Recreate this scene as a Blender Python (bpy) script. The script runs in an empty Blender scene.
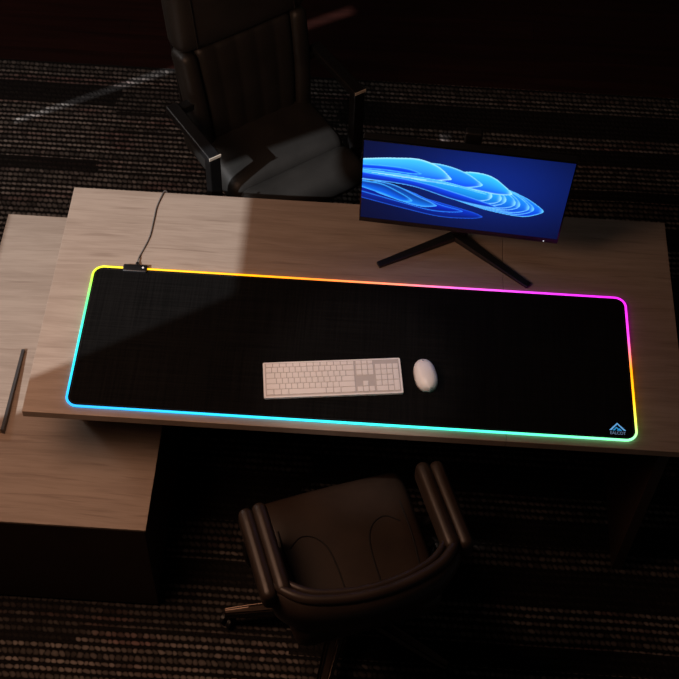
import bpy, bmesh, math, random
import numpy as np
from mathutils import Vector, Matrix
from mathutils.geometry import tessellate_polygon
random.seed(7)
SC = bpy.context.scene
COL = SC.collection
R = math.radians

# ------------------------------------------------------------------ helpers
def obj(name, bm, mat, parent=None, smooth=False, bevel=0.0, loc=None):
    me = bpy.data.meshes.new(name)
    bmesh.ops.recalc_face_normals(bm, faces=bm.faces[:])
    bm.to_mesh(me); bm.free()
    if mat: me.materials.append(mat)
    if smooth:
        for p in me.polygons: p.use_smooth = True
    o = bpy.data.objects.new(name, me); COL.objects.link(o)
    if parent: o.parent = parent
    if loc: o.location = loc
    if bevel:
        b = o.modifiers.new('Bevel', 'BEVEL'); b.width = bevel; b.segments = 2; b.limit_method = 'ANGLE'
    return o

def tag(o, label=None, cat=None, group=None, kind=None):
    if label: o['label'] = label
    if cat: o['category'] = cat
    if group: o['group'] = group
    if kind: o['kind'] = kind
    return o

def thing(name, label, cat, loc=(0, 0, 0), rz=0.0):
    o = bpy.data.objects.new(name, None); COL.objects.link(o)
    o.location = loc; o.rotation_euler = (0, 0, rz); o.empty_display_size = .1
    return tag(o, label, cat)

def add_box(bm, x0, x1, y0, y1, z0, z1, M=None):
    v = [bm.verts.new(Vector((x, y, z))) for z in (z0, z1) for y in (y0, y1) for x in (x0, x1)]
    if M is not None:
        for a in v: a.co = M @ a.co
    for f in ((0, 2, 3, 1), (4, 5, 7, 6), (0, 1, 5, 4), (2, 6, 7, 3), (0, 4, 6, 2), (1, 3, 7, 5)):
        bm.faces.new([v[i] for i in f])
    return bm

def box(x0, x1, y0, y1, z0, z1, M=None):
    return add_box(bmesh.new(), x0, x1, y0, y1, z0, z1, M)

def axis(h, r, n):
    a = [-h + r * t for t in (0, .12, .3, .55, 1)]
    b = [-x for x in reversed(a)]
    L = (b[0] - a[-1])
    mid = [a[-1] + L * i / n for i in range(1, n)] if L > 1e-6 else []
    out = a + mid + b
    res = [out[0]]
    for x in out[1:]:
        if x - res[-1] > 1e-7: res.append(x)
    return res

def add_rbox(bm, size, r, n=(4, 4, 2), fn=None, M=None):
    """rounded, subdivided cushion centred at the origin; fn bends its points"""
    h = [s / 2 for s in size]; r = min(r, *[x * .999 for x in h])
    ax = [axis(h[i], r, n[i]) for i in range(3)]
    start = len(bm.verts); vs = {}
    def V(p):
        k = tuple(round(c, 6) for c in p)
        if k not in vs:
            q = [max(-(h[i] - r), min(h[i] - r, p[i])) for i in range(3)]
            d = Vector(p) - Vector(q); L = d.length
            w = Vector(q) + (d / L * r if L > 1e-9 else d)
            if fn: w = Vector(fn(w))
            if M is not None: w = M @ w
            vs[k] = bm.verts.new(w)
        return vs[k]
    for a in range(3):
        b, c = (a + 1) % 3, (a + 2) % 3
        for s in (-h[a], h[a]):
            for i in range(len(ax[b]) - 1):
                for j in range(len(ax[c]) - 1):
                    q = []
                    for (u, w) in ((i, j), (i + 1, j), (i + 1, j + 1), (i, j + 1)):
                        p = [0, 0, 0]; p[a] = s; p[b] = ax[b][u]; p[c] = ax[c][w]; q.append(V(p))
                    if len(set(q)) == 4:
                        try: bm.faces.new(q)
                        except ValueError: pass
    return bm

def rbox(size, r, n=(4, 4, 2), fn=None, M=None):
    return add_rbox(bmesh.new(), size, r, n, fn, M)

def add_tube(bm, pts, r, seg=10, closed=False):
    pts = [Vector(p) for p in pts]; n = len(pts)
    rs = r if isinstance(r, (list, tuple)) else [r] * n
    rings = []; up = Vector((0, 0, 1)); prev = None
    for i, p in enumerate(pts):
        t = (pts[(i + 1) % n] - pts[i - 1]) if closed else (pts[min(i + 1, n - 1)] - pts[max(i - 1, 0)])
        t.normalize()
        if prev is None:
            a = t.cross(up)
            if a.length < .1: a = t.cross(Vector((1, 0, 0)))
        else:
            a = prev - t * prev.dot(t)
        a.normalize(); prev = a; b = t.cross(a)
        rings.append([bm.verts.new(p + (a * math.cos(2 * math.pi * k / seg) + b * math.sin(2 * math.pi * k / seg)) * rs[i]) for k in range(seg)])
    for i in range(n if closed else n - 1):
        A, B = rings[i], rings[(i + 1) % n]
        for k in range(seg):
            bm.faces.new((A[k], A[(k + 1) % seg], B[(k + 1) % seg], B[k]))
    if not closed:
        bm.faces.new(list(reversed(rings[0]))); bm.faces.new(rings[-1])
    return rings

def tube(pts, r, seg=10, closed=False):
    bm = bmesh.new(); add_tube(bm, pts, r, seg, closed); return bm

def lathe(prof, seg=24, c=(0, 0, 0)):
    bm = bmesh.new(); rings = []
    for (r, z) in prof:
        rings.append([bm.verts.new((c[0] + r * math.cos(2 * math.pi * k / seg), c[1] + r * math.sin(2 * math.pi * k / seg), c[2] + z)) for k in range(seg)])
    for A, B in zip(rings, rings[1:]):
        for k in range(seg): bm.faces.new((A[k], A[(k + 1) % seg], B[(k + 1) % seg], B[k]))
    bm.faces.new(list(reversed(rings[0]))); bm.faces.new(rings[-1])
    return bm

def loft(sections, cap=True):
    """sections: rings of points with the same count"""
    bm = bmesh.new()
    rings = [[bm.verts.new(Vector(p)) for p in s] for s in sections]
    n = len(rings[0])
    for A, B in zip(rings, rings[1:]):
        for k in range(n): bm.faces.new((A[k], A[(k + 1) % n], B[(k + 1) % n], B[k]))
    if cap:
        bm.faces.new(list(reversed(rings[0]))); bm.faces.new(rings[-1])
    return bm

def spline(P, n=8):
    P = [Vector(p) for p in P]; Q = [P[0] * 2 - P[1]] + P + [P[-1] * 2 - P[-2]]; out = []
    for i in range(1, len(Q) - 2):
        a, b, c, d = Q[i - 1:i + 3]
        for k in range(n):
            t = k / n
            out.append(.5 * ((2 * b) + (c - a) * t + (2 * a - 5 * b + 4 * c - d) * t * t + (3 * b - a - 3 * c + d) * t ** 3))
    out.append(P[-1]); return out

def rrect(x0, x1, y0, y1, r, seg=10):
    out = []
    for cx, cy, a0 in ((x1 - r, y1 - r, 0), (x0 + r, y1 - r, 90), (x0 + r, y0 + r, 180), (x1 - r, y0 + r, 270)):
        for k in range(seg + 1):
            a = R(a0 + 90 * k / seg); out.append((cx + r * math.cos(a), cy + r * math.sin(a)))
    return out

def prism(pts, z0, z1):
    bm = bmesh.new()
    A = [bm.verts.new((x, y, z0)) for x, y in pts]; B = [bm.verts.new((x, y, z1)) for x, y in pts]
    bm.faces.new(list(reversed(A))); bm.faces.new(B)
    for k in range(len(pts)):
        j = (k + 1) % len(pts); bm.faces.new((A[k], A[j], B[j], B[k]))
    return bm

# ---------------------------------------------------------------- materials
def lin(c):
    return tuple(((v / 255) / 12.92 if v / 255 <= .04045 else (((v / 255) + .055) / 1.055) ** 2.4) for v in c)

class NT:
    def __init__(s, name):
        s.m = bpy.data.materials.new(name); s.m.use_nodes = True; s.t = s.m.node_tree
        s.b = s.t.nodes['Principled BSDF']; s.out = s.t.nodes['Material Output']
    def n(s, typ, **k):
        x = s.t.nodes.new(typ)
        for a, v in k.items(): setattr(x, a, v)
        return x
    def l(s, a, b): s.t.links.new(a, b)
    def math(s, op, a, b=None, c=None):
        x = s.n('ShaderNodeMath', operation=op)
        for i, v in enumerate((a, b, c)):
            if v is None: continue
            if isinstance(v, (int, float)): x.inputs[i].default_value = v
            else: s.l(v, x.inputs[i])
        return x.outputs[0]
    def ramp(s, fac, stops, interp='LINEAR'):
        x = s.n('ShaderNodeValToRGB'); e = x.color_ramp.elements; x.color_ramp.interpolation = interp
        while len(e) > 1: e.remove(e[-1])
        for i, (p, c) in enumerate(stops):
            c = (c, c, c) if isinstance(c, (int, float)) else c
            el = e[0] if i == 0 else e.new(p)
            el.position = p; el.color = (*c, 1)
        s.l(fac, x.inputs[0]); return x.outputs[0]
    def mix(s, fac, a, b, typ='MIX'):
        x = s.n('ShaderNodeMix', data_type='RGBA', blend_type=typ)
        for i, v in ((0, fac), (6, a), (7, b)):
            if isinstance(v, (int, float)): x.inputs[i].default_value = v
            elif isinstance(v, tuple): x.inputs[i].default_value = (*v, 1)
            else: s.l(v, x.inputs[i])
        return x.outputs[2]
    def coords(s, scale=(1, 1, 1), loc=(0, 0, 0), rot=(0, 0, 0)):
        t = s.n('ShaderNodeTexCoord'); m = s.n('ShaderNodeMapping')
        m.inputs['Scale'].default_value = scale; m.inputs['Location'].default_value = loc; m.inputs['Rotation'].default_value = rot
        s.l(t.outputs['Object'], m.inputs[0]); return m.outputs[0]
    def noise(s, vec, scale, detail=4, rough=.55):
        x = s.n('ShaderNodeTexNoise'); x.inputs['Scale'].default_value = scale
        x.inputs['Detail'].default_value = detail; x.inputs['Roughness'].default_value = rough
        s.l(vec, x.inputs['Vector']); return x.outputs[0]
    def bump(s, h, strength=.2, dist=.002):
        x = s.n('ShaderNodeBump'); x.inputs['Strength'].default_value = strength; x.inputs['Distance'].default_value = dist
        s.l(h, x.inputs['Height']); s.l(x.outputs[0], s.b.inputs['Normal'])
    def set(s, **k):
        for a, v in k.items():
            i = s.b.inputs[a]
            if isinstance(v, tuple): v = (*v, 1) if len(v) == 3 else v
            if hasattr(v, 'is_linked'): s.l(v, i)
            else: i.default_value = v
        return s

def plain(name, col, rough=.5, metal=0.0, var=.12, scale=40):
    t = NT(name); c = t.coords()
    n = t.noise(c, scale)
    t.l(t.ramp(n, [(.3, tuple(v * (1 - var) for v in col)), (.7, tuple(min(1, v * (1 + var)) for v in col))]), t.b.inputs['Base Color'])
    t.set(Roughness=rough, Metallic=metal); return t.m

def oak(name, base, dark, loc=(0, 0, 0)):
    t = NT(name)
    warp = t.noise(t.coords((1.2, 3, 1), loc), 1.5, 2)
    def vec(sc):
        m = t.coords(sc, loc); x = t.n('ShaderNodeVectorMath', operation='ADD'); c = t.n('ShaderNodeCombineXYZ')
        t.l(t.math('MULTIPLY', warp, sc[1] * .05), c.inputs[1]); t.l(m, x.inputs[0]); t.l(c.outputs[0], x.inputs[1]); return x.outputs[0]
    a = t.noise(vec((2.0, 26, 1)), 1.6, 5, .6); b = t.noise(vec((7, 130, 1)), 1.6, 3, .6); d = t.noise(vec((.9, 5, 1)), 1.7, 3)
    fl = t.noise(vec((3.2, 60, 1)), 1.3, 2)
    f = t.math('ADD', t.math('MULTIPLY', a, .45), t.math('MULTIPLY', b, .30))
    f = t.math('ADD', f, t.math('MULTIPLY', d, .25))
    m = tuple(x * .7 + y * .3 for x, y in zip(base, dark))
    col = t.ramp(f, [(.36, tuple(x * .45 + y * .55 for x, y in zip(base, dark))), (.46, m), (.54, base), (.66, tuple(min(1, x * 1.10) for x in base))])
    col = t.mix(t.ramp(fl, [(.60, 0.0), (.70, .55)]), col, dark)
    t.l(col, t.b.inputs['Base Color']); t.set(Roughness=.55); t.bump(b, .06, .001)
    return t.m

def leather(name, col, rough=.42):
    t = NT(name); c = t.coords()
    v = t.n('ShaderNodeTexVoronoi'); v.inputs['Scale'].default_value = 260; t.l(c, v.inputs['Vector'])
    n = t.noise(c, 9, 4)
    t.l(t.ramp(n, [(.3, tuple(x * .75 for x in col)), (.7, tuple(x * 1.2 for x in col))]), t.b.inputs['Base Color'])
    t.set(Roughness=rough); h = t.math('ADD', t.math('MULTIPLY', v.outputs[0], .5), t.math('MULTIPLY', n, 1.2)); t.bump(h, .18, .0012)
    return t.m

OAK = oak('oak_laminate', (.350, .278, .225), (.205, .150, .115))
OAK2 = oak('oak_laminate_return', (.345, .273, .22), (.205, .150, .115), (3.1, 1.7, 0))
ESP = oak('espresso_wood', (.040, .022, .016), (.022, .012, .009), (1, 5, 0))
BLACK = plain('black_plastic', (.008, .008, .009), .42)
GLOSSBLACK = plain('black_bezel', (.004, .004, .005), .25)
DMETAL = plain('dark_coated_metal', (.018, .017, .017), .38, .6)
BRONZE = plain('polished_dark_metal', (.10, .075, .06), .26, 1.0)
TRIM_GLINT = plain('metal_painted_glint', (.80, .72, .60), .35, .2)  # pale diffuse colour stands in for the sun glint on the arm trim
GREY = plain('grey_edge_profile', (.06, .055, .055), .4, .3)
WHITE = plain('white_plastic', (.86, .83, .82), .38, 0, .02)
KEYW = plain('white_keycap', (.86, .82, .80), .45, 0, .02)
KEYGAP = plain('keyboard_shell', (.55, .51, .49), .45, 0, .02)
CABLE = plain('grey_cable_jacket', (.15, .138, .13), .5)
LEATHER = leather('black_leather', (.021, .0195, .018), .50)
LEATHER_B = leather('brown_leather', (.036, .024, .018), .42)
SEAM = plain('black_thread', (.006, .005, .005), .7)
WALLM = plain('matte_wall_paint', (.35, .33, .31), .9)

def mat_cloth():
    t = NT('black_cloth'); c = t.coords((1, 1, 1))
    x = t.n('ShaderNodeTexBrick'); x.inputs['Scale'].default_value = 160; x.inputs['Mortar Size'].default_value = .02
    t.l(c, x.inputs['Vector'])
    n = t.noise(t.coords((1, 1, 1)), 300, 3)
    g1 = t.noise(t.coords((4, 220, 1)), 1.0, 2); g2 = t.noise(t.coords((220, 4, 1)), 1.0, 2)
    f = t.math('ADD', t.math('MULTIPLY', g1, .5), t.math('MULTIPLY', g2, .5))
    t.l(t.ramp(f, [(.38, (.0026, .0026, .0027)), (.62, (.0064, .0062, .0061))]), t.b.inputs['Base Color'])
    t.set(Roughness=.95); t.b.inputs['Specular IOR Level'].default_value = .08; t.bump(n, .25, .0006)
    return t.m
CLOTH = mat_cloth()

def mat_carpet():
    t = NT('striped_loop_carpet')
    tc = t.n('ShaderNodeTexCoord'); sp = t.n('ShaderNodeSeparateXYZ'); t.l(tc.outputs['Object'], sp.inputs[0])
    X, Y0 = sp.outputs[0], sp.outputs[1]
    wob = t.noise(t.coords((1.6, .5, 1)), 1.0, 2)
    Y = t.math('ADD', Y0, t.math('MULTIPLY', t.math('SUBTRACT', wob, .5), .018))
    P = .0237
    ry = t.math('DIVIDE', Y, P); row = t.math('FLOOR', ry); fy = t.math('SUBTRACT', ry, row)
    cv = t.n('ShaderNodeCombineXYZ'); t.l(row, cv.inputs[0]); cv.inputs[1].default_value = 3.3
    wn = t.n('ShaderNodeTexWhiteNoise', noise_dimensions='2D'); t.l(cv.outputs[0], wn.inputs[0]); hrow = wn.outputs[0]
    jit = t.noise(t.coords((30, 42, 1)), 1.0, 1)
    bx = t.math('DIVIDE', t.math('ADD', t.math('ADD', X, t.math('MULTIPLY', hrow, .02)), t.math('MULTIPLY', jit, .022)), .0185)
    bi = t.math('FLOOR', bx); fx = t.math('SUBTRACT', bx, bi)
    # loop shape
    dx = t.math('MULTIPLY', t.math('SUBTRACT', fx, .5), 2.0); dy = t.math('MULTIPLY', t.math('SUBTRACT', fy, .5), 2.25)
    rr = t.math('ADD', t.math('MULTIPLY', t.math('MULTIPLY', dx, dx), .85), t.math('MULTIPLY', t.math('MULTIPLY', dy, dy), t.math('ADD', 1.0, t.math('MULTIPLY', hrow, 1.3))))
    rr = t.math('ADD', rr, t.math('MULTIPLY', t.math('MULTIPLY', dx, dy), .5))
    loop = t.math('SUBTRACT', 1.0, rr); loop = t.math('MAXIMUM', loop, 0.0); loop = t.math('POWER', loop, .6)
    # which rows carry the pale thread: planks of carpet with their own stripe order
    def bands(lst):
        stops = [(0, .05)]
        for (a, b, v) in lst:
            stops += [((a + .6) / 3.2, v), ((b + .6) / 3.2, .05)]
        return t.ramp(t.math('DIVIDE', t.math('ADD', Y, .6), 3.2), stops, 'CONSTANT')
    L = bands([(-.44, -.315, 1), (-.29, -.18, .25), (.05, .12, .5), (.3, .42, .5), (.6, .8, .6), (1.0, 1.36, .8), (1.36, 1.53, .9), (1.60, 1.88, 1), (2.0, 2.11, .85)])
    L2 = bands([(-.44, -.27, .9), (-.25, -.10, .4), (-.02, .12, .55), (.3, .42, .5), (.6, .8, .6), (1.0, 1.25, .8), (1.30, 1.53, 1), (1.55, 1.74, .8), (1.76, 1.84, .9), (1.86, 1.98, .5), (2.0, 2.11, .85)])
    Rr = bands([(-.44, -.31, .75), (-.235, -.10, .8), (.02, .10, .7), (.18, .27, .7), (.37, .43, .8), (.6, .75, .7), (1.2, 1.32, .7), (1.42, 1.55, .9), (1.60, 1.72, .8), (1.80, 1.87, .9), (2.0, 2.12, .8)])
    e1 = t.math('ADD', X, t.math('MULTIPLY', t.math('SUBTRACT', hrow, .5), .06))
    z = t.mix(t.math('GREATER_THAN', e1, t.math('ADD', -.84, t.math('MULTIPLY', t.math('GREATER_THAN', Y, .9), -.24))), L, L2)
    z = t.mix(t.math('GREATER_THAN', e1, -.22), z, Rr)
    # thread by thread wear and colour
    cb = t.n('ShaderNodeCombineXYZ'); t.l(row, cb.inputs[0]); t.l(bi, cb.inputs[1])
    w2 = t.n('ShaderNodeTexWhiteNoise', noise_dimensions='2D'); t.l(cb.outputs[0], w2.inputs[0])
    big = t.noise(t.coords((2.2, 7, 1)), 1.6, 3)
    amt = t.math('MULTIPLY', z, t.math('ADD', .30, t.math('MULTIPLY', w2.outputs[0], .8)))
    amt = t.math('MULTIPLY', amt, t.math('ADD', .45, t.math('MULTIPLY', hrow, .65)))
    amt = t.math('MULTIPLY', amt, loop)
    hue = t.ramp(big, [(.40, (.34, .305, .28)), (.55, (.33, .285, .262)), (.66, (.30, .19, .175))])
    fine = t.noise(t.coords((1, 1, 1)), 240, 3, .7)
    darkp = t.ramp(fine, [(.3, (.004, .0037, .0037)), (.75, (.022, .019, .018))])
    t.l(t.mix(amt, darkp, hue), t.b.inputs['Base Color'])
    t.set(Roughness=.95); t.b.inputs['Specular IOR Level'].default_value = .1
    hgt = t.math('ADD', t.math('MULTIPLY', loop, .9), t.math('MULTIPLY', fine, .5)); t.bump(hgt, .8, .005)
    return t.m
CARPET = mat_carpet()

def mat_darkwood():
    t = NT('dark_red_wood_floor')
    n = t.noise(t.coords((.8, 14, 1)), 2.5, 6, .6)
    br = t.n('ShaderNodeTexBrick'); br.inputs['Scale'].default_value = 1; br.inputs['Brick Width'].default_value = 1.1; br.inputs['Row Height'].default_value = .11
    br.inputs['Mortar Size'].default_value = .0012; br.inputs['Color1'].default_value = (1, 1, 1, 1); br.inputs['Color2'].default_value = (.7, .7, .7, 1); br.inputs['Mortar'].default_value = (.3, .3, .3, 1)
    t.l(t.coords(), br.inputs['Vector'])
    c = t.ramp(n, [(.3, (.015, .0042, .0030)), (.7, (.036, .0095, .0068))])
    t.l(t.mix(1.0, c, br.outputs[0], 'MULTIPLY'), t.b.inputs['Base Color']); t.set(Roughness=.5); t.b.inputs['Specular IOR Level'].default_value = .25
    return t.m
DARKWOOD = mat_darkwood()

def mat_attr(name, strength):
    t = NT(name); a = t.n('ShaderNodeAttribute', attribute_name='glow')
    t.set(**{'Base Color': (.01, .01, .01), 'Roughness': .5})
    t.l(a.outputs['Color'], t.b.inputs['Emission Color']); t.b.inputs['Emission Strength'].default_value = strength
    return t.m
LED = mat_attr('lit_led_strip', 2.7)
SCREENM = mat_attr('lit_screen', 1.3)
SCREENM.node_tree.nodes['Principled BSDF'].inputs['Roughness'].default_value = .6
SCREENM.node_tree.nodes['Principled BSDF'].inputs['Specular IOR Level'].default_value = .1
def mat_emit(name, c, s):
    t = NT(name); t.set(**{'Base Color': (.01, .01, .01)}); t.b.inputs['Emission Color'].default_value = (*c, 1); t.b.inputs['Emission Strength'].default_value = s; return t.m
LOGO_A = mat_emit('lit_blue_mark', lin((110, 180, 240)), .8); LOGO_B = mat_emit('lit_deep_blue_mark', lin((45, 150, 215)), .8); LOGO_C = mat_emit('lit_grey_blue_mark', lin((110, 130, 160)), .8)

# ------------------------------------------------------------------- camera
f_, pitch, roll, yaw = 1343.8351, 53.8186, 2.5265, -1.2453
cp = Vector((-.0966, -1.8547, 3.6853))
a, y_, r_ = R(pitch), R(yaw), R(roll)
fw = Vector((math.sin(y_) * math.cos(a), math.cos(y_) * math.cos(a), -math.sin(a)))
rt = Vector((math.cos(y_), -math.sin(y_), 0)); up = rt.cross(fw)
rt2 = rt * math.cos(r_) + up * math.sin(r_); up2 = -rt * math.sin(r_) + up * math.cos(r_)
cd = bpy.data.cameras.new('camera'); cam = bpy.data.objects.new('camera', cd); COL.objects.link(cam)
M = Matrix((rt2, up2, -fw)).transposed().to_4x4(); M.translation = cp; cam.matrix_world = M
cd.sensor_width = 36; cd.sensor_fit = 'HORIZONTAL'; cd.lens = f_ / 679 * 36; cd.clip_end = 60
SC.camera = cam

# -------------------------------------------------------------- the setting
fl = obj('floor', box(-2.42, 3.2, -2.2, 4.2, -.06, -.008), DARKWOOD); tag(fl, kind='structure')
cpt = obj('carpet', box(-2.38, 3.1, -2.1, 2.117, -.008, 0), CARPET)
tag(cpt, 'dark striped loop-pile carpet under the desk, ending at the red wood floor', 'carpet')

SUN = Vector((.85, .97, -1.0))
WX = -2.40
def back(x, y, z):            # where the sunbeam that reaches (x, y, z) comes through the added gobo wall
    t = (x - WX) / SUN.x
    return (y - SUN.y * t, z - SUN.z * t)
patch = [back(x, y, .75) for x, y in ((-1.45, -.21), (-.436, .425), (-.436, 1.12), (-.80, .90), (-.86, .95), (-.97, .95), (-1.0, .64), (-1.45, .64))]
def slit(w):
    ps = [(-1.455, 1.776), (-.205, 2.533)]
    n = Vector((-.518, .855)); out = []
    a_, b_ = Vector(ps[0]), Vector(ps[1])
    for q in (a_ - n * w * .6, b_ - n * w, b_ + n * w, a_ + n * w * .6): out.append(back(q.x, q.y, 0))
    return out
sl = slit(.024)
outer = [(-4.2, 0), (4.0, 0), (4.0, 4.6), (-4.2, 4.6)]
loops = [[Vector((0, p[0], p[1])) for p in lp] for lp in (outer, patch, sl)]
flat = [v for lp in loops for v in lp]
bm = bmesh.new(); vv = [bm.verts.new((WX, v.y, v.z)) for v in flat]
for tri in tessellate_polygon(loops):
    try: bm.faces.new([vv[i] for i in tri])
    except ValueError: pass
wl = obj('sun_gobo_wall', bm, WALLM); tag(wl, kind='structure')  # unseen wall added as a sun mask, openings cut to cast the patches
so = wl.modifiers.new('Solidify', 'SOLIDIFY'); so.thickness = .006; so.offset = 0

# ----------------------------------------------------------------- the desk
desk = thing('desk', 'large light oak desk under the glowing black mat', 'desk', (0, 0, 0))
XL, XR, YB, TOP = -.95, .7778, .7845, .75
segs = [(XL, -.436 + .0, 0), (-.436, .3035, 0), (.3035, XR, 0)]
bm = bmesh.new()
for x0, x1 in ((XL, .3032), (.3040, XR)): add_box(bm, x0, x1, 0, YB, TOP - .025, TOP)
obj('tabletop', bm, OAK, desk, bevel=.0012)
obj('side_panel', box(XR - .06, XR - .03, .04, YB - .04, 0, TOP - .025), ESP, desk, bevel=.001)
obj('modesty_panel', box(-.62, XR - .06, .60, .62, .18, TOP - .025), ESP, desk)
obj('support_block', box(-.86, -.68, .16, .70, .4735, TOP - .025), ESP, desk)
obj('cable_tray', box(-.4, .5, .62, .70, .60, .66), DMETAL, desk, bevel=.003)

ret = thing('side_cabinet', 'low oak-topped dark return cabinet at left, beneath the desk end', 'cabinet', (0, 0, 0))
ZR = .4731; RX0, RX1, RY0, RY1 = -1.2165, -.6283, -.1767, .9041
obj('cabinet_top', box(RX0, RX1, RY0, RY1, ZR - .010, ZR), OAK2, ret, bevel=.0008)
obj('cabinet_body', box(RX0 + .004, RX1 - .004, RY0 + .018, RY1 - .004, .04, ZR - .010), ESP, ret)
obj('plinth', box(RX0 + .02, RX1 - .02, RY0 + .03, RY1 - .02, 0, .04), ESP, ret)
obj('front_panel', box(RX0 + .004, RX1 - .004, RY0 + .001, RY0 + .018, .012, ZR - .010), ESP, ret, bevel=.001)
def wedge(x0, x1, y0, y1, z0, h0, h1):
    bm = box(x0, x1, y0, y1, z0, z0 + h0)
    for v in bm.verts:
        if v.co.z > z0 + h0 / 2 and v.co.y > (y0 + y1) / 2: v.co.z = z0 + h1
    return bm
pn = obj('flap', wedge(RX0, -1.0705, .098, .383, ZR, .022, .003), OAK2, ret)
tag(obj('edge_strip', wedge(-1.0705, -1.062, .097, .383, ZR, .022, .008), GREY, pn), 'dark grey metal edge strip')

# ------------------------------------------------------------------ the mat
ZT = TOP
mat = thing('desk_mat', 'long black desk mat with rainbow glowing edge on the desk', 'desk mat', (0, 0, ZT))
mx0, mx1, my0, my1 = -.8446, .6444, .0203, .4933
r = .0032
inn = rrect(mx0 + r * 1.6, mx1 - r * 1.6, my0 + r * 1.6, my1 - r * 1.6, .026, 12)
obj('cloth_pad', prism(inn, 0, .0052), CLOTH, mat, bevel=.001)
st = rrect(mx0 + .011, mx1 - .011, my0 + .011, my1 - .011, .02, 8)
tag(obj('stitched_hem', tube([(x, y, .0053) for x, y in st], .0007, 6, True), SEAM, mat), 'stitched hem')
path = rrect(mx0 + r, mx1 - r, my0 + r, my1 - r, .03, 14)
dense = []
for i in range(len(path)):
    A, B = Vector(path[i]), Vector(path[(i + 1) % len(path)]); n = max(1, int((B - A).length / .012))
    for k in range(n): dense.append(A.lerp(B, k / n))
bm = bmesh.new(); add_tube(bm, [(p.x, p.y, .0046) for p in dense], r, 10, True)
led = obj('light_strip', bm, LED, mat, smooth=True)
W_, H_ = mx1 - mx0, my1 - my0
def grad(t, st):
    for (p, c), (q, d) in zip(st, st[1:]):
        if t <= q:
            k = (t - p) / (q - p) if q > p else 0; k = max(0, k)
            return [a_ + (b_ - a_) * k for a_, b_ in zip(lin(c), lin(d))]
    return lin(st[-1][1])
G_top = [(0, (205, 215, 60)), (.10, (235, 180, 25)), (.30, (240, 165, 20)), (.42, (235, 140, 60)), (.58, (230, 135, 115)), (.68, (220, 105, 180)), (.82, (205, 70, 210)), (1, (195, 45, 195))]
G_right = [(0, (195, 45, 195)), (.28, (210, 70, 190)), (.42, (235, 125, 120)), (.52, (235, 150, 30)), (.72, (230, 172, 30)), (.88, (185, 205, 95)), (1, (140, 220, 165))]
G_bot = [(0, (50, 150, 210)), (.2, (50, 170, 220)), (.45, (60, 195, 210)), (.65, (75, 210, 190)), (.85, (105, 218, 170)), (1, (140, 220, 165))]
G_left = [(0, (50, 150, 210)), (.25, (50, 180, 210)), (.5, (65, 205, 190)), (.72, (100, 212, 140)), (.9, (165, 215, 75)), (1, (205, 215, 60))]
def led_col(x, y):
    u, v = (x - mx0) / W_, (y - my0) / H_
    d = {'t': my1 - y, 'b': y - my0, 'l': x - mx0, 'r': mx1 - x}
    ws, cs = [], []
    for k, g, t in (('t', G_top, u), ('b', G_bot, u), ('l', G_left, v), ('r', G_right, 1 - v)):
        w = 1 / (d[k] + .004) ** 3; ws.append(w); cs.append(grad(min(max(t, 0), 1), g))
    s = sum(ws); return [sum(w * c[i] for w, c in zip(ws, cs)) / s for i in range(3)]
at = led.data.color_attributes.new('glow', 'FLOAT_COLOR', 'POINT')
for i, v in enumerate(led.data.vertices): c_ = led_col(v.co.x, v.co.y); m_ = max(c_); at.data[i].color = (*[m_ * (q / m_) ** 1.3 for q in c_], 1)
CABPTS = [(-0.724, 0.511), (-0.721, 0.541), (-0.71, 0.582), (-0.703, 0.62), (-0.701, 0.681), (-0.699, 0.728), (-0.687, 0.781)]
# controller and its cable
ctl = obj('controller', rbox((.068, .026, .013), .0045, (3, 2, 1), M=Matrix.Translation((-.7265, .487, .0068))), BLACK, mat, smooth=True)
tag(obj('power_button', lathe([(.0001, 0), (.0032, 0), (.0028, .0008), (.0001, .0009)], 16, (-.704, .488, .0131)), WHITE, ctl), 'small pale button')
PL = CABPTS[0]
obj('cable_socket', tube([(PL[0], .494, .0065), (PL[0], .506, .0065), (PL[0], .511, .0062)], [.0050, .0046, .0034], 10), BLACK, mat, smooth=True)
cab = spline([(PL[0], .5115, TOP + .0062), (PL[0] + .001, .524, TOP + .0058)] + [(x, y, TOP + .0026) for x, y in CABPTS[1:-1]] + [(CABPTS[-1][0], .783, TOP + .0030), (-.678, .7905, TOP - .006), (-.674, .7915, TOP - .05), (-.668, .794, .60), (-.658, .80, .50), (-.645, .808, .4785), (-.630, .814, .4772), (-.620, .818, .470), (-.616, .82, .43), (-.615, .822, .2), (-.613, .825, .06), (-.608, .829, .016), (-.59, .838, .0045), (-.55, .86, .0042), (-.5, .88, .0042)], 8)
uc = obj('usb_cable', tube(cab, .0021, 8), CABLE, None, smooth=True)
tag(uc, 'thin grey cable running from the mat controller over the back edge of the desk', 'cable')
# printed mark in the corner, made to glow: three nested peaks over lettering
def chevron(bm, cx, cy, hw, h, th, z):
    P = [(cx - hw, cy), (cx, cy + h), (cx + hw, cy), (cx + hw - th * 1.5, cy), (cx, cy + h - th * 1.25), (cx - hw + th * 1.5, cy)]
    v = [bm.verts.new((x, y, z)) for x, y in P]
    bm.faces.new((v[0], v[5], v[4], v[1])); bm.faces.new((v[1], v[4], v[3], v[2]))
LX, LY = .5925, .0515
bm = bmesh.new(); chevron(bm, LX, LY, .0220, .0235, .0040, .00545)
lg = obj('glowing_logo', bm, LOGO_A, mat)
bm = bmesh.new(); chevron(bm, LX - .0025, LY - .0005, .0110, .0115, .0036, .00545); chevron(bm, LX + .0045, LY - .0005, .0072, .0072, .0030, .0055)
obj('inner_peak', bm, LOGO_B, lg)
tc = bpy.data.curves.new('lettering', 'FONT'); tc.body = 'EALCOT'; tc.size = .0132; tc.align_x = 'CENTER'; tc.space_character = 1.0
to = bpy.data.objects.new('lettering_source', tc); COL.objects.link(to)
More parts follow.
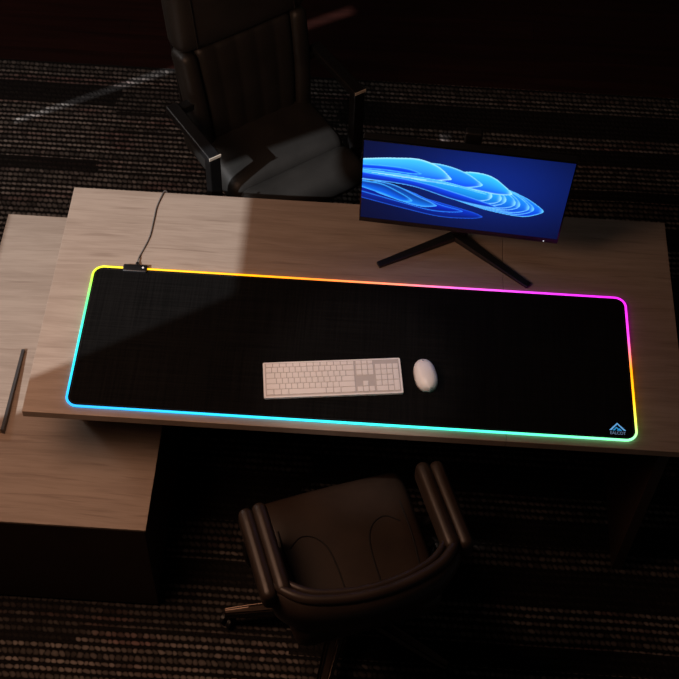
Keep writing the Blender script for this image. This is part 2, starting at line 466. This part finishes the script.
dg = bpy.context.evaluated_depsgraph_get(); me = bpy.data.meshes.new_from_object(to.evaluated_get(dg)); bpy.data.objects.remove(to)
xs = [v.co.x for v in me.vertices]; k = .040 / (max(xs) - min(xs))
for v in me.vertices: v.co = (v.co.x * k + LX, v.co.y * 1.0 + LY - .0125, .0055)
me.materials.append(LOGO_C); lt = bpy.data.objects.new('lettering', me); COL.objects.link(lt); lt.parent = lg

# ------------------------------------------------------------- the keyboard
ZM = TOP + .0055
kb_c = Vector((-.1537, .1565, ZM)); kb = thing('keyboard', 'slim white full-size keyboard on the black mat', 'keyboard', kb_c, R(6.9))
KW, KD = .366, .113
bm = prism(rrect(-KW / 2, KW / 2, -KD / 2, KD / 2, .004, 5), 0, .0075)
obj('case', bm, WHITE, kb, bevel=.0008)
obj('key_bed', box(-KW / 2 + .005, KW / 2 - .005, -KD / 2 + .0045, KD / 2 - .0045, .0075, .0077), KEYGAP, kb)
U = (KW - .014) / 22.5; RH = [.0125, .0175, .0175, .0175, .0175, .0175]
rows_y = []; yy = KD / 2 - .0055
for h in RH: rows_y.append((yy - h, yy)); yy -= h
keys = []
def rowk(x, ri, ws, span=1):
    for w in ws:
        if w > 0:
            y0, y1 = rows_y[ri + span - 1][0], rows_y[ri][1]
            keys.append((x, x + w * U, y0, y1))
        x += abs(w) * U
KX = -KW / 2 + .007
rowk(KX, 0, [1.2] + [1.15] * 12); rowk(KX, 1, [1] * 13 + [2]); rowk(KX, 2, [1.5] + [1] * 12 + [1.5]); rowk(KX, 3, [1.75] + [1] * 11 + [2.25])
rowk(KX, 4, [2.25] + [1] * 10 + [2.75]); rowk(KX, 5, [1.25, 1.25, 1.25, 6.25, 1.25, 1.25, 2.5])
NX = KX + 15.25 * U
for ri in (0, 1, 2): rowk(NX, ri, [1, 1, 1])
rowk(NX, 4, [-1, 1]); rowk(NX, 5, [1, 1, 1])
PX = KX + 18.5 * U
rowk(PX, 1, [1, 1, 1, 1]); rowk(PX, 2, [1, 1, 1]); rowk(PX + 3 * U, 2, [1], 2); rowk(PX, 3, [1, 1, 1]); rowk(PX, 4, [1, 1, 1]); rowk(PX + 3 * U, 4, [1], 2); rowk(PX, 5, [2, 1])
for (x0, x1, y0, y1) in keys:
    g = .0011; P0 = rrect(x0 + g, x1 - g, y0 + g, y1 - g, .0012, 2); P1 = rrect(x0 + g + .0004, x1 - g - .0004, y0 + g + .0004, y1 - g - .0004, .0010, 2)
    obj('key', loft([[(x, y, .0076) for x, y in P0], [(x, y, .0092) for x, y in P0], [(x, y, .0096) for x, y in P1]]), KEYW, kb)
for s in (-1, 1): obj('foot', box(s * .15 - .012, s * .15 + .012, .035, .043, -.0002, .0004), BLACK, kb)

# ---------------------------------------------------------------- the mouse
ms = thing('mouse', 'white computer mouse on the mat beside the keyboard', 'mouse', (.0905, .1825, ZM), R(13))
def mouse_fn(p, L=.053, Wd=.0295):
    return p
secs = []
N = 22
for i in range(N + 1):
    t = -1 + 2 * i / N
    k = max(0, 1 - abs(t) ** 2.6) ** .5
    hw = .030 * k * (1.0 - .06 * t) + .0004; hh = .033 * (max(0, 1 - abs((t + .12) / 1.13) ** 2.2)) ** .6 + .0015
    ring = []
    for j in range(24):
        an = 2 * math.pi * j / 24; cx_, sz = math.cos(an), math.sin(an)
        x = hw * math.copysign(abs(cx_) ** .8, cx_); z = hh * max(sz, 0) ** .85 if sz > 0 else 0
        ring.append((x, t * .0525, z + .0012))
    secs.append(ring)
obj('shell', loft(secs), WHITE, ms, smooth=True)
obj('base_plate', prism([(.027 * math.cos(q) , .049 * math.sin(q)) for q in [2 * math.pi * j / 32 for j in range(32)]], 0, .0015), KEYGAP, ms)
bm = lathe([(.0001, -.0028), (.0042, -.0028), (.0055, -.0015), (.0055, .0015), (.0042, .0028), (.0001, .0028)], 20)
bmesh.ops.rotate(bm, verts=bm.verts[:], cent=(0, 0, 0), matrix=Matrix.Rotation(math.pi / 2, 3, 'Y')); bmesh.ops.translate(bm, verts=bm.verts[:], vec=(0, .035, .0198))
tag(obj('scroll_wheel', bm, GREY, ms, smooth=True), 'small grey scroll wheel')

# -------------------------------------------------------------- the monitor
mon = thing('monitor', 'black flat monitor showing blue waves, on a V-shaped stand', 'monitor', (.1646, .608, TOP), R(-4.228))
tilt = R(-4.1986); SW, SH, SB = .5521, .3458, .1078
MT = Matrix.Translation((0, 0, SB)) @ Matrix.Rotation(-tilt, 4, 'X')
def mb(x0, x1, y0, y1, z0, z1): return box(x0, x1, y0, y1, z0, z1, MT)
obj('casing', rbox((SW, .024, SH), .004, (2, 1, 2), M=MT @ Matrix.Translation((0, .013, SH / 2))), BLACK, mon)
bz, bt, bb_ = .0035, .003, .018
bm = bmesh.new()
add_box(bm, -SW / 2, SW / 2, -.001, .004, 0, bb_, MT); add_box(bm, -SW / 2, SW / 2, -.001, .004, SH - bt, SH, MT)
add_box(bm, -SW / 2, -SW / 2 + bz, -.001, .004, bb_, SH - bt, MT); add_box(bm, SW / 2 - bz, SW / 2, -.001, .004, bb_, SH - bt, MT)
obj('bezel', bm, GLOSSBLACK, mon)
# lit picture: broad folded ribbons of blue light
nx, nz = 380, 220
bm = bmesh.new(); grid = []
for j in range(nz + 1):
    grid.append([bm.verts.new(MT @ Vector((-SW / 2 + bz + (SW - 2 * bz) * i / nx, -.0002, bb_ + (SH - bt - bb_) * j / nz))) for i in range(nx + 1)])
for j in range(nz):
    for i in range(nx): bm.faces.new((grid[j][i], grid[j][i + 1], grid[j + 1][i + 1], grid[j + 1][i]))
bm.verts.index_update(); scr = obj('screen', bm, SCREENM, mon)
tag(scr, 'lit screen with blue wave picture')
u = np.tile(np.linspace(0, 1, nx + 1), nz + 1); v = np.repeat(np.linspace(0, 1, nz + 1), nx + 1)
img = np.zeros((len(u), 3))
g = np.exp(-(((u - .62) / .42) ** 2 + ((v - .62) / .5) ** 2))
img += np.outer(.10 + .9 * g, np.array(lin((8, 32, 112)))) + np.array(lin((4, 10, 30))) * .5
v = v - .045; u = u / 1.02
def cs(pts, x):                                   # smooth curve through points
    px, py = zip(*pts); px, py = np.array(px), np.array(py); m = np.gradient(py, px)
    x = np.clip(x, px[0], px[-1]); i = np.clip(np.searchsorted(px, x) - 1, 0, len(px) - 2)
    h = px[i + 1] - px[i]; t = (x - px[i]) / h
    return (2 * t ** 3 - 3 * t ** 2 + 1) * py[i] + (t ** 3 - 2 * t ** 2 + t) * h * m[i] + (-2 * t ** 3 + 3 * t ** 2) * py[i + 1] + (t ** 3 - t ** 2) * h * m[i + 1]
def ribbon(top, bot, u0, u1, c0, c1, rim, rw=.012, dirn=0, tipround=.06):
    global img
    t_, b_ = cs(top, u), cs(bot, u)
    mid, hf = (t_ + b_) / 2, np.maximum((t_ - b_) / 2, 1e-4)
    # ends close to rounded tips
    e = np.clip((u1 - u) / tipround, 0, 1); s = np.where(u > u1, 0, np.sqrt(1 - (1 - e) ** 2))
    if u0 > 0:
        e2 = np.clip((u - u0) / tipround, 0, 1); s = s * np.where(u < u0, 0, np.sqrt(1 - (1 - e2) ** 2))
    hh = hf * s; dv = (v - mid); ins = (np.abs(dv) < hh) & (s > 0)
    k = np.clip((dv / np.maximum(hf, 1e-4) + 1) / 2, 0, 1) if dirn == 0 else np.clip((u - u0) / (u1 - u0), 0, 1)
    if dirn == 2: k = 1 - np.clip((dv / np.maximum(hf, 1e-4) + 1) / 2, 0, 1)
    col = np.outer(1 - k, lin(c0)) + np.outer(k, lin(c1))
    ed = np.minimum(hh - np.abs(dv), (u1 - u) * .7)
    w = np.exp(-(np.maximum(ed, 0) / (rw * 1.25)) ** 2)[:, None]
    col = col * (1 - w) + np.array(lin(rim)) * w
    img = np.where(ins[:, None], col, img)
dk, bl, az, cy, pale = (3, 14, 105), (5, 50, 215), (10, 105, 240), (50, 185, 250), (150, 215, 255)
# deep folds under the main wave
ribbon([(0, .40), (.25, .33), (.5, .22), (.62, .16)], [(0, .22), (.2, .14), (.4, .08), (.62, .12)], 0, .60, (3, 18, 90), (8, 50, 190), (25, 80, 205), .008)
ribbon([(0, .46), (.2, .40), (.40, .24), (.52, .2)], [(0, .30), (.2, .21), (.35, .15), (.52, .17)], 0, .50, dk, (6, 45, 200), (40, 120, 240), .009)
ribbon([(0, .47), (.15, .44), (.3, .30), (.38, .24)], [(0, .36), (.15, .26), (.3, .19), (.38, .20)], .03, .37, (20, 120, 235), dk, (70, 165, 255), .010)
ribbon([(0, .45), (.1, .43), (.2, .33), (.27, .26)], [(0, .36), (.1, .30), (.2, .23), (.27, .22)], .0, .25, az, dk, (60, 170, 255), .010)
# the long swell running to the right tip
tops = [(0, .62), (.3, .64), (.5, .62), (.7, .54), (.85, .40), (.92, .33)]
bots = [(0, .46), (.25, .45), (.45, .33), (.65, .23), (.8, .21), (.92, .27)]
for i in range(8):
    q = i / 7; tipx = .885 - .035 * i - .012 * (i % 2)
    tt = [(x, y - .012 * i * (x ** 1.2)) for x, y in tops]; bb = [(x, y + .0185 * i * min(1, x * 1.25) ** 1.5) for x, y in bots]
    c1 = tuple(int(a_ + (b_ - a_) * q) for a_, b_ in zip((20, 120, 235), (45, 185, 245)))
    ribbon(tt, bb, 0, tipx, (5, 40 + 8 * i, 200), c1, (90 + 8 * i, 190 + 4 * i, 255), .0075, 0, .10)
# dark blue valley and crests stepping over the swell
ribbon([(0, .56), (.3, .50), (.5, .40), (.66, .31)], [(0, .47), (.25, .44), (.45, .33), (.66, .27)], 0, .66, (4, 14, 130), (12, 70, 230), (80, 170, 255), .007)
ribbon([(.35, .66), (.5, .71), (.6, .69), (.7, .56), (.74, .5)], [(.35, .54), (.5, .50), (.6, .47), (.74, .44)], .42, .72, (8, 70, 230), (50, 190, 240), (150, 225, 255), .009, 0, .09)
ribbon([(.2, .74), (.38, .76), (.48, .70), (.57, .60)], [(.2, .53), (.38, .52), (.48, .50), (.57, .52)], .2, .575, (6, 50, 225), (35, 150, 245), (130, 215, 255), .010, 0, .08)
ribbon([(0, .73), (.15, .78), (.28, .79), (.38, .70), (.43, .61)], [(0, .57), (.15, .55), (.28, .54), (.43, .56)], 0, .425, (8, 60, 225), (60, 190, 250), (160, 225, 255), .011, 0, .08)
ribbon([(0, .66), (.1, .67), (.22, .66), (.3, .62)], [(0, .60), (.1, .61), (.22, .60), (.3, .60)], 0, .28, (4, 35, 200), (10, 80, 235), (70, 180, 255), .008)
ribbon([(0, .595), (.2, .585), (.4, .55), (.6, .46)], [(0, .565), (.2, .56), (.4, .525), (.6, .44)], 0, .60, (20, 110, 240), (60, 185, 250), (110, 205, 255), .006)
at = scr.data.color_attributes.new('glow', 'FLOAT_COLOR', 'POINT')
buf = np.ones((len(u), 4), dtype=np.float32); buf[:, :3] = img
at.data.foreach_set('color', buf.ravel())
obj('power_light', mb(SW / 2 - .040, SW / 2 - .037, -.0016, 0, .004, .0065), mat_emit('status_light', (.9, .95, 1), 1.2), mon)
# stand
def toL(x, y): return Matrix.Rotation(-R(-4.228), 3, 'Z') @ Vector((x - .1646, y - .608, 0))
jn, fl_, fr_ = toL(.167, .678), toL(-.050, .556), toL(.374, .514)
bm = bmesh.new()
def bar(a_, b_, w0, w1, h0, h1):
    d = (b_ - a_).normalized(); s = Vector((-d.y, d.x, 0))
    bmq = loft([[a_ + s * w0, a_ - s * w0, a_ - s * w0 + Vector((0, 0, h0)), a_ + s * w0 + Vector((0, 0, h0))],
                [b_ + s * w1, b_ - s * w1, b_ - s * w1 + Vector((0, 0, h1)), b_ + s * w1 + Vector((0, 0, h1))]])
    return bmq
obj('stand_leg', bar(jn - (fl_ - jn).normalized() * .012, fl_, .0135, .010, .020, .009), BLACK, mon, bevel=.002)
obj('stand_leg', bar(jn - (fr_ - jn).normalized() * .012, fr_, .0135, .010, .020, .009), BLACK, mon, bevel=.002)
obj('stand_neck', rbox((.046, .026, .425), .006, (2, 1, 3), M=Matrix.Translation((.008, .078, .2125))), BLACK, mon)
obj('mount', box(-.03, .046, .022, .068, .24, .32), BLACK, mon, bevel=.004)

# ------------------------------------------------ office chair by the back edge
def star_base(par, z_seat, metal, castmat, ang0, rad=.33, hub_z=.10):
    obj('gas_column', lathe([(.026, hub_z - .02), (.026, hub_z + .12), (.018, hub_z + .125), (.018, z_seat)], 20), metal, par, smooth=False)
    obj('hub', lathe([(.030, hub_z - .035), (.040, hub_z - .03), (.042, hub_z + .01), (.032, hub_z + .025)], 24), metal, par)
    for k in range(5):
        an = ang0 + 2 * math.pi * k / 5; d = Vector((math.cos(an), math.sin(an), 0)); s = Vector((-d.y, d.x, 0)); secs = []
        for t, w, h, zc in ((.03, .029, .034, hub_z), (.4, .025, .028, hub_z - .008), (.8, .020, .022, hub_z - .020), (1, .015, .018, hub_z - .028)):
            c = d * rad * t + Vector((0, 0, zc)); ring = []
            for (a_, b_) in ((-1, -.5), (-1, .15), (-.62, .5), (-.35, .36), (.35, .36), (.62, .5), (1, .15), (1, -.5), (.5, -.6), (-.5, -.6)): ring.append(c + s * w * a_ + Vector((0, 0, h * b_)))
            secs.append(ring)
        lg_ = obj('base_leg', loft(secs), metal, par, bevel=.0015)
        c = d * (rad - .006); bm = bmesh.new(); ca = an + .9 + k
        for q in (-1, 1):
            ww = lathe([(.005, -.007), (.017, -.007), (.020, -.005), (.020, .005), (.017, .007), (.005, .007)], 18)
            bmesh.ops.rotate(ww, verts=ww.verts[:], cent=(0, 0, 0), matrix=Matrix.Rotation(math.pi / 2, 3, 'X'))
            bmesh.ops.translate(ww, verts=ww.verts[:], vec=(0, q * .012, 0))
            bmesh.ops.rotate(ww, verts=ww.verts[:], cent=(0, 0, 0), matrix=Matrix.Rotation(ca, 3, 'Z'))
            bmesh.ops.translate(ww, verts=ww.verts[:], vec=(c.x, c.y, .020))
            tmp = bpy.data.meshes.new('t'); ww.to_mesh(tmp); ww.free(); bm.from_mesh(tmp); bpy.data.meshes.remove(tmp)
        add_tube(bm, [(c.x, c.y, .020), (c.x, c.y, hub_z - .03)], .006, 8)
        obj('caster', bm, castmat, lg_)

ec = thing('executive_chair', 'black leather high-back chair with fluted back behind the desk', 'chair', (-.45, 1.321, 0), R(37))
# seat (local -y is the front)
def seat_fn(p):
    x, y, z = p; front = max(0, (-y - .02) / .20)
    if z > 0: z += .010 * (1 - (x / .26) ** 2) - .022 * front ** 2.2
    return (x, y, z)
obj('seat', rbox((.44, .36, .11), .04, (10, 10, 2), seat_fn, Matrix.Translation((.012, -.02 + .04, .415))), LEATHER, ec, smooth=True)
def roll_fn(p):
    x, y, z = p
    if y < 0: z -= .35 * max(0, -y) ** 1.3
    return (x, y, z)
obj('seat_front_roll', rbox((.437, .14, .11), .045, (10, 6, 2), roll_fn, Matrix.Translation((.012, -.225, .411))), LEATHER, ec, smooth=True)
obj('seat_pan', box(-.18, .18, -.2, .18, .325, .365), DMETAL, ec, bevel=.01)
LEAN = R(9.5)
BM = Matrix.Translation((.013, .085, .44)) @ Matrix.Rotation(-LEAN, 4, 'X')
def flute(p):
    x, y, z = p; k = (z + .20) / .42; k = min(1, max(0, k)); x2 = x * (.90 + .10 * k)
    if y < 0:
        y -= .0045 * abs(math.cos(math.pi * x / .072)) ** .7 - .002 + .012 * math.sin(math.pi * k)
    return (x2, y + .10 * 0 * x * x, z)
obj('back_panel', rbox((.36, .07, .39), .025, (40, 3, 14), flute, BM @ Matrix.Translation((0, .012, .185))), LEATHER, ec, smooth=True)
for s in (-1, 1):
    def side(p, s=s):
        x, y, z = p; k = min(1, max(0, (z + .2) / .42)); x -= s * .018 * (1 - k) ; y -= .012 * math.sin(math.pi * k); return (x, y, z)
    obj('side_bolster', rbox((.060, .10, .41), .028, (4, 4, 12), side, BM @ Matrix.Translation((s * .206, .012, .175))), LEATHER, ec, smooth=True)
def headf(p):
    x, y, z = p
    if y < 0: y -= .012 * (1 - (x / .27) ** 2)
    return (x * (1 - .10 * max(0, z / .17) ** 2), y, z)
hr = obj('headrest', rbox((.475, .10, .33), .04, (12, 4, 10), headf, BM @ Matrix.Translation((0, .012, .545))), LEATHER, ec, smooth=True)
for s in (-1, 1): obj('seam', tube([BM @ Vector((s * .178, -.050, z)) for z in (.40, .47, .57, .65)], .0022, 6), SEAM, hr)
obj('back_shell', rbox((.43, .03, .70), .014, (4, 2, 6), None, BM @ Matrix.Translation((0, .07, .36))), DMETAL, ec, smooth=True)
for s in (-1, 1):
    xa = s * .272; w = .021
    arm = obj('armrest', rbox((.042, .275, .030), .006, (1, 3, 1), M=Matrix.Translation((xa, -.0265, .645))), BLACK, ec)
    obj('arm_post', rbox((.040, .034, .30), .004, (1, 1, 2), M=Matrix.Translation((xa, -.147, .49))), DMETAL, arm)
    tag(obj('arm_trim', box(xa - .0205, xa + .0205, -.1665, -.164, .650, .6605), TRIM_GLINT, arm), 'metal edge with painted glint')
    obj('arm_bracket', box(min(xa, xa - s * .10), max(xa, xa - s * .10), -.162, -.132, .325, .345), DMETAL, arm, bevel=.003)
    obj('arm_rear_link', rbox((.085, .034, .026), .004, (1, 1, 1), M=Matrix.Translation((xa - s * .030, .094, .637))), DMETAL, arm)
star_base(ec, .32, DMETAL, BLACK, R(20), .31)

# ------------------------------------------------ tub chair at the front edge
tb = thing('tub_chair', 'low-back brown leather swivel chair facing the desk, seen from behind', 'chair', (-.087, -.17, 0), R(20))
def tseat(p):
    x, y, z = p
    if z > 0: z += .012 * (1 - (x / .23) ** 2) - .03 * max(0, (y - .08) / .17) ** 2
    k = max(0, -y / .25); x *= 1 - .10 * k ** 3
    return (x, y, z)
st_ = obj('seat', rbox((.42, .42, .10), .035, (12, 12, 2), tseat, Matrix.Translation((0, -.015, .415))), LEATHER_B, tb, smooth=True)
def zs(x, y): return .465 + .012 * (1 - (x / .23) ** 2) - .03 * max(0, (y - .095) / .17) ** 2 + .0008
sm = [(-.155, .02), (-.12, .045), (-.085, .035), (-.06, .0), (-.05, -.06), (-.048, -.14), (-.05, -.18)]
for s in (-1, 1):
    pts = spline([(s * x, y, zs(x, y)) for x, y in sm], 6); obj('seam', tube(pts, .0022, 6), SEAM, st_)
    pts = spline([(s * x, y, zs(x, y)) for x, y in ((.172, .08), (.172, -.02), (.162, -.12), (.150, -.17))], 6); obj('seam', tube(pts, .0024, 6), SEAM, st_)
# wrap-around back: the rim arc and the shell below it
arc = spline([(-.236, -.125), (-.230, -.165), (-.18, -.210), (-.095, -.236), (0, -.245), (.095, -.236), (.18, -.210), (.230, -.165), (.236, -.125)], 6)
def wall(z_list):
    secs = []
    n = len(arc)
    for i, p in enumerate(arc):
        t = (arc[min(i + 1, n - 1)] - arc[max(i - 1, 0)]).normalized(); nn = Vector((t.y, -t.x, 0)) * -1   # towards the seat
        ring = []
        for (o_, z, sh) in z_list:
            q = Vector((p.x * sh, p.y * sh + 0, 0)) + nn * o_; q.z = z; ring.append(q)
        secs.append(ring)
    return loft(secs)
obj('back', wall([(-.012, .635, 1), (.020, .635, 1), (.022, .56, .97), (.020, .46, .92), (-.008, .425, .90), (-.018, .48, .96), (-.022, .56, 1)]), LEATHER_B, tb, smooth=True)
bm = bmesh.new(); NA = len(arc) - 1; ee = [min(1, min(i, NA - i) / 10) for i in range(NA + 1)]; add_tube(bm, [Vector((p.x, p.y + .006, .642 - .022 * (1 - e) ** 2)) for p, e in zip(arc, ee)], [.008 + .006 * e for e in ee], 12); obj('back_rim', bm, LEATHER_B, tb, smooth=True)
bm = bmesh.new(); add_tube(bm, [Vector((p.x * .90, p.y * .90 + .002, .636 - .03 * (1 - e) ** 2)) for p, e in zip(arc, ee)], [.004 + .006 * e for e in ee], 10); obj('rim_piping', bm, LEATHER_B, tb, smooth=True)
def shf(p):
    x, y, z = p; k = .80 + .20 * min(1, max(0, (z + .05) / .1)); return (x * k, y * k, z)
obj('shell', rbox((.44, .42, .09), .045, (8, 8, 2), shf, Matrix.Translation((0, -.012, .378))), LEATHER_B, tb, smooth=True)
for s in (-1, 1):
    arm = obj('armrest', rbox((.040, .265, .075), .0198, (2, 8, 3), M=Matrix.Translation((s * .222, -.045, .617))), LEATHER_B, tb, smooth=True)
    obj('outer_roll', rbox((.040, .265, .075), .0198, (2, 8, 3), M=Matrix.Translation((s * .259, -.050, .614))), LEATHER_B, arm, smooth=True)
    obj('arm_support', tube(spline([(s * .266, .02, .58), (s * .268, .03, .50), (s * .255, .03, .42), (s * .20, .03, .375), (s * .12, .02, .36)], 5), .012, 10), DMETAL, arm, smooth=True)
star_base(tb, .33, BRONZE, BLACK, R(187.6 - 20), .345, .10)

# ------------------------------------------------------------------- lights
sd = bpy.data.lights.new('sun', 'SUN'); sd.energy = 3.7; sd.angle = R(.45); sd.color = (.96, .98, 1)
so_ = bpy.data.objects.new('sun', sd); COL.objects.link(so_); so_.rotation_euler = SUN.to_track_quat('-Z', 'Y').to_euler(); so_.location = (-4, -4, 6)
ld = bpy.data.lights.new('warm_left_lamp', 'AREA'); ld.energy = 12.5; ld.size = .75; ld.color = (1, .56, .36)  # unseen area lamp, added for the warm falloff from the left
lo = bpy.data.objects.new('warm_left_lamp', ld); COL.objects.link(lo); lo.location = (-1.12, -.22, 2.05)
lo.rotation_euler = (Vector((-.65, .45, .2)) - Vector(lo.location)).to_track_quat('-Z', 'Y').to_euler()
wd = bpy.data.lights.new('back_left_fill', 'AREA'); wd.energy = 7; wd.size = .6; wd.color = (1, .93, .88)  # added fill for the back-left carpet and chair side, no window here
wo = bpy.data.objects.new('back_left_fill', wd); COL.objects.link(wo); wo.location = (-2.25, 1.5, 1.7)
wo.rotation_euler = (Vector((-.9, 1.6, 0)) - Vector(wo.location)).to_track_quat('-Z', 'Y').to_euler()
pd = bpy.data.lights.new('keyboard_fill_spot', 'SPOT'); pd.energy = 75; pd.spot_size = R(15); pd.spot_blend = .7; pd.shadow_soft_size = .04; pd.color = (1, .86, .79)  # added spot that brightens only the keyboard and mouse
po = bpy.data.objects.new('keyboard_fill_spot', pd); COL.objects.link(po); po.location = (-.5, -.35, 3.1)
po.rotation_euler = (Vector((-.09, .17, .75)) - Vector(po.location)).to_track_quat('-Z', 'Y').to_euler()
w = bpy.data.worlds.new('world'); SC.world = w; w.use_nodes = True
bg = w.node_tree.nodes['Background']; bg.inputs[0].default_value = (1, .80, .70, 1); bg.inputs[1].default_value = .010
vs_ = SC.view_settings; vs_.view_transform = 'Standard'; vs_.look = 'None'; vs_.gamma = 1; vs_.exposure = 0; vs_.use_curve_mapping = False
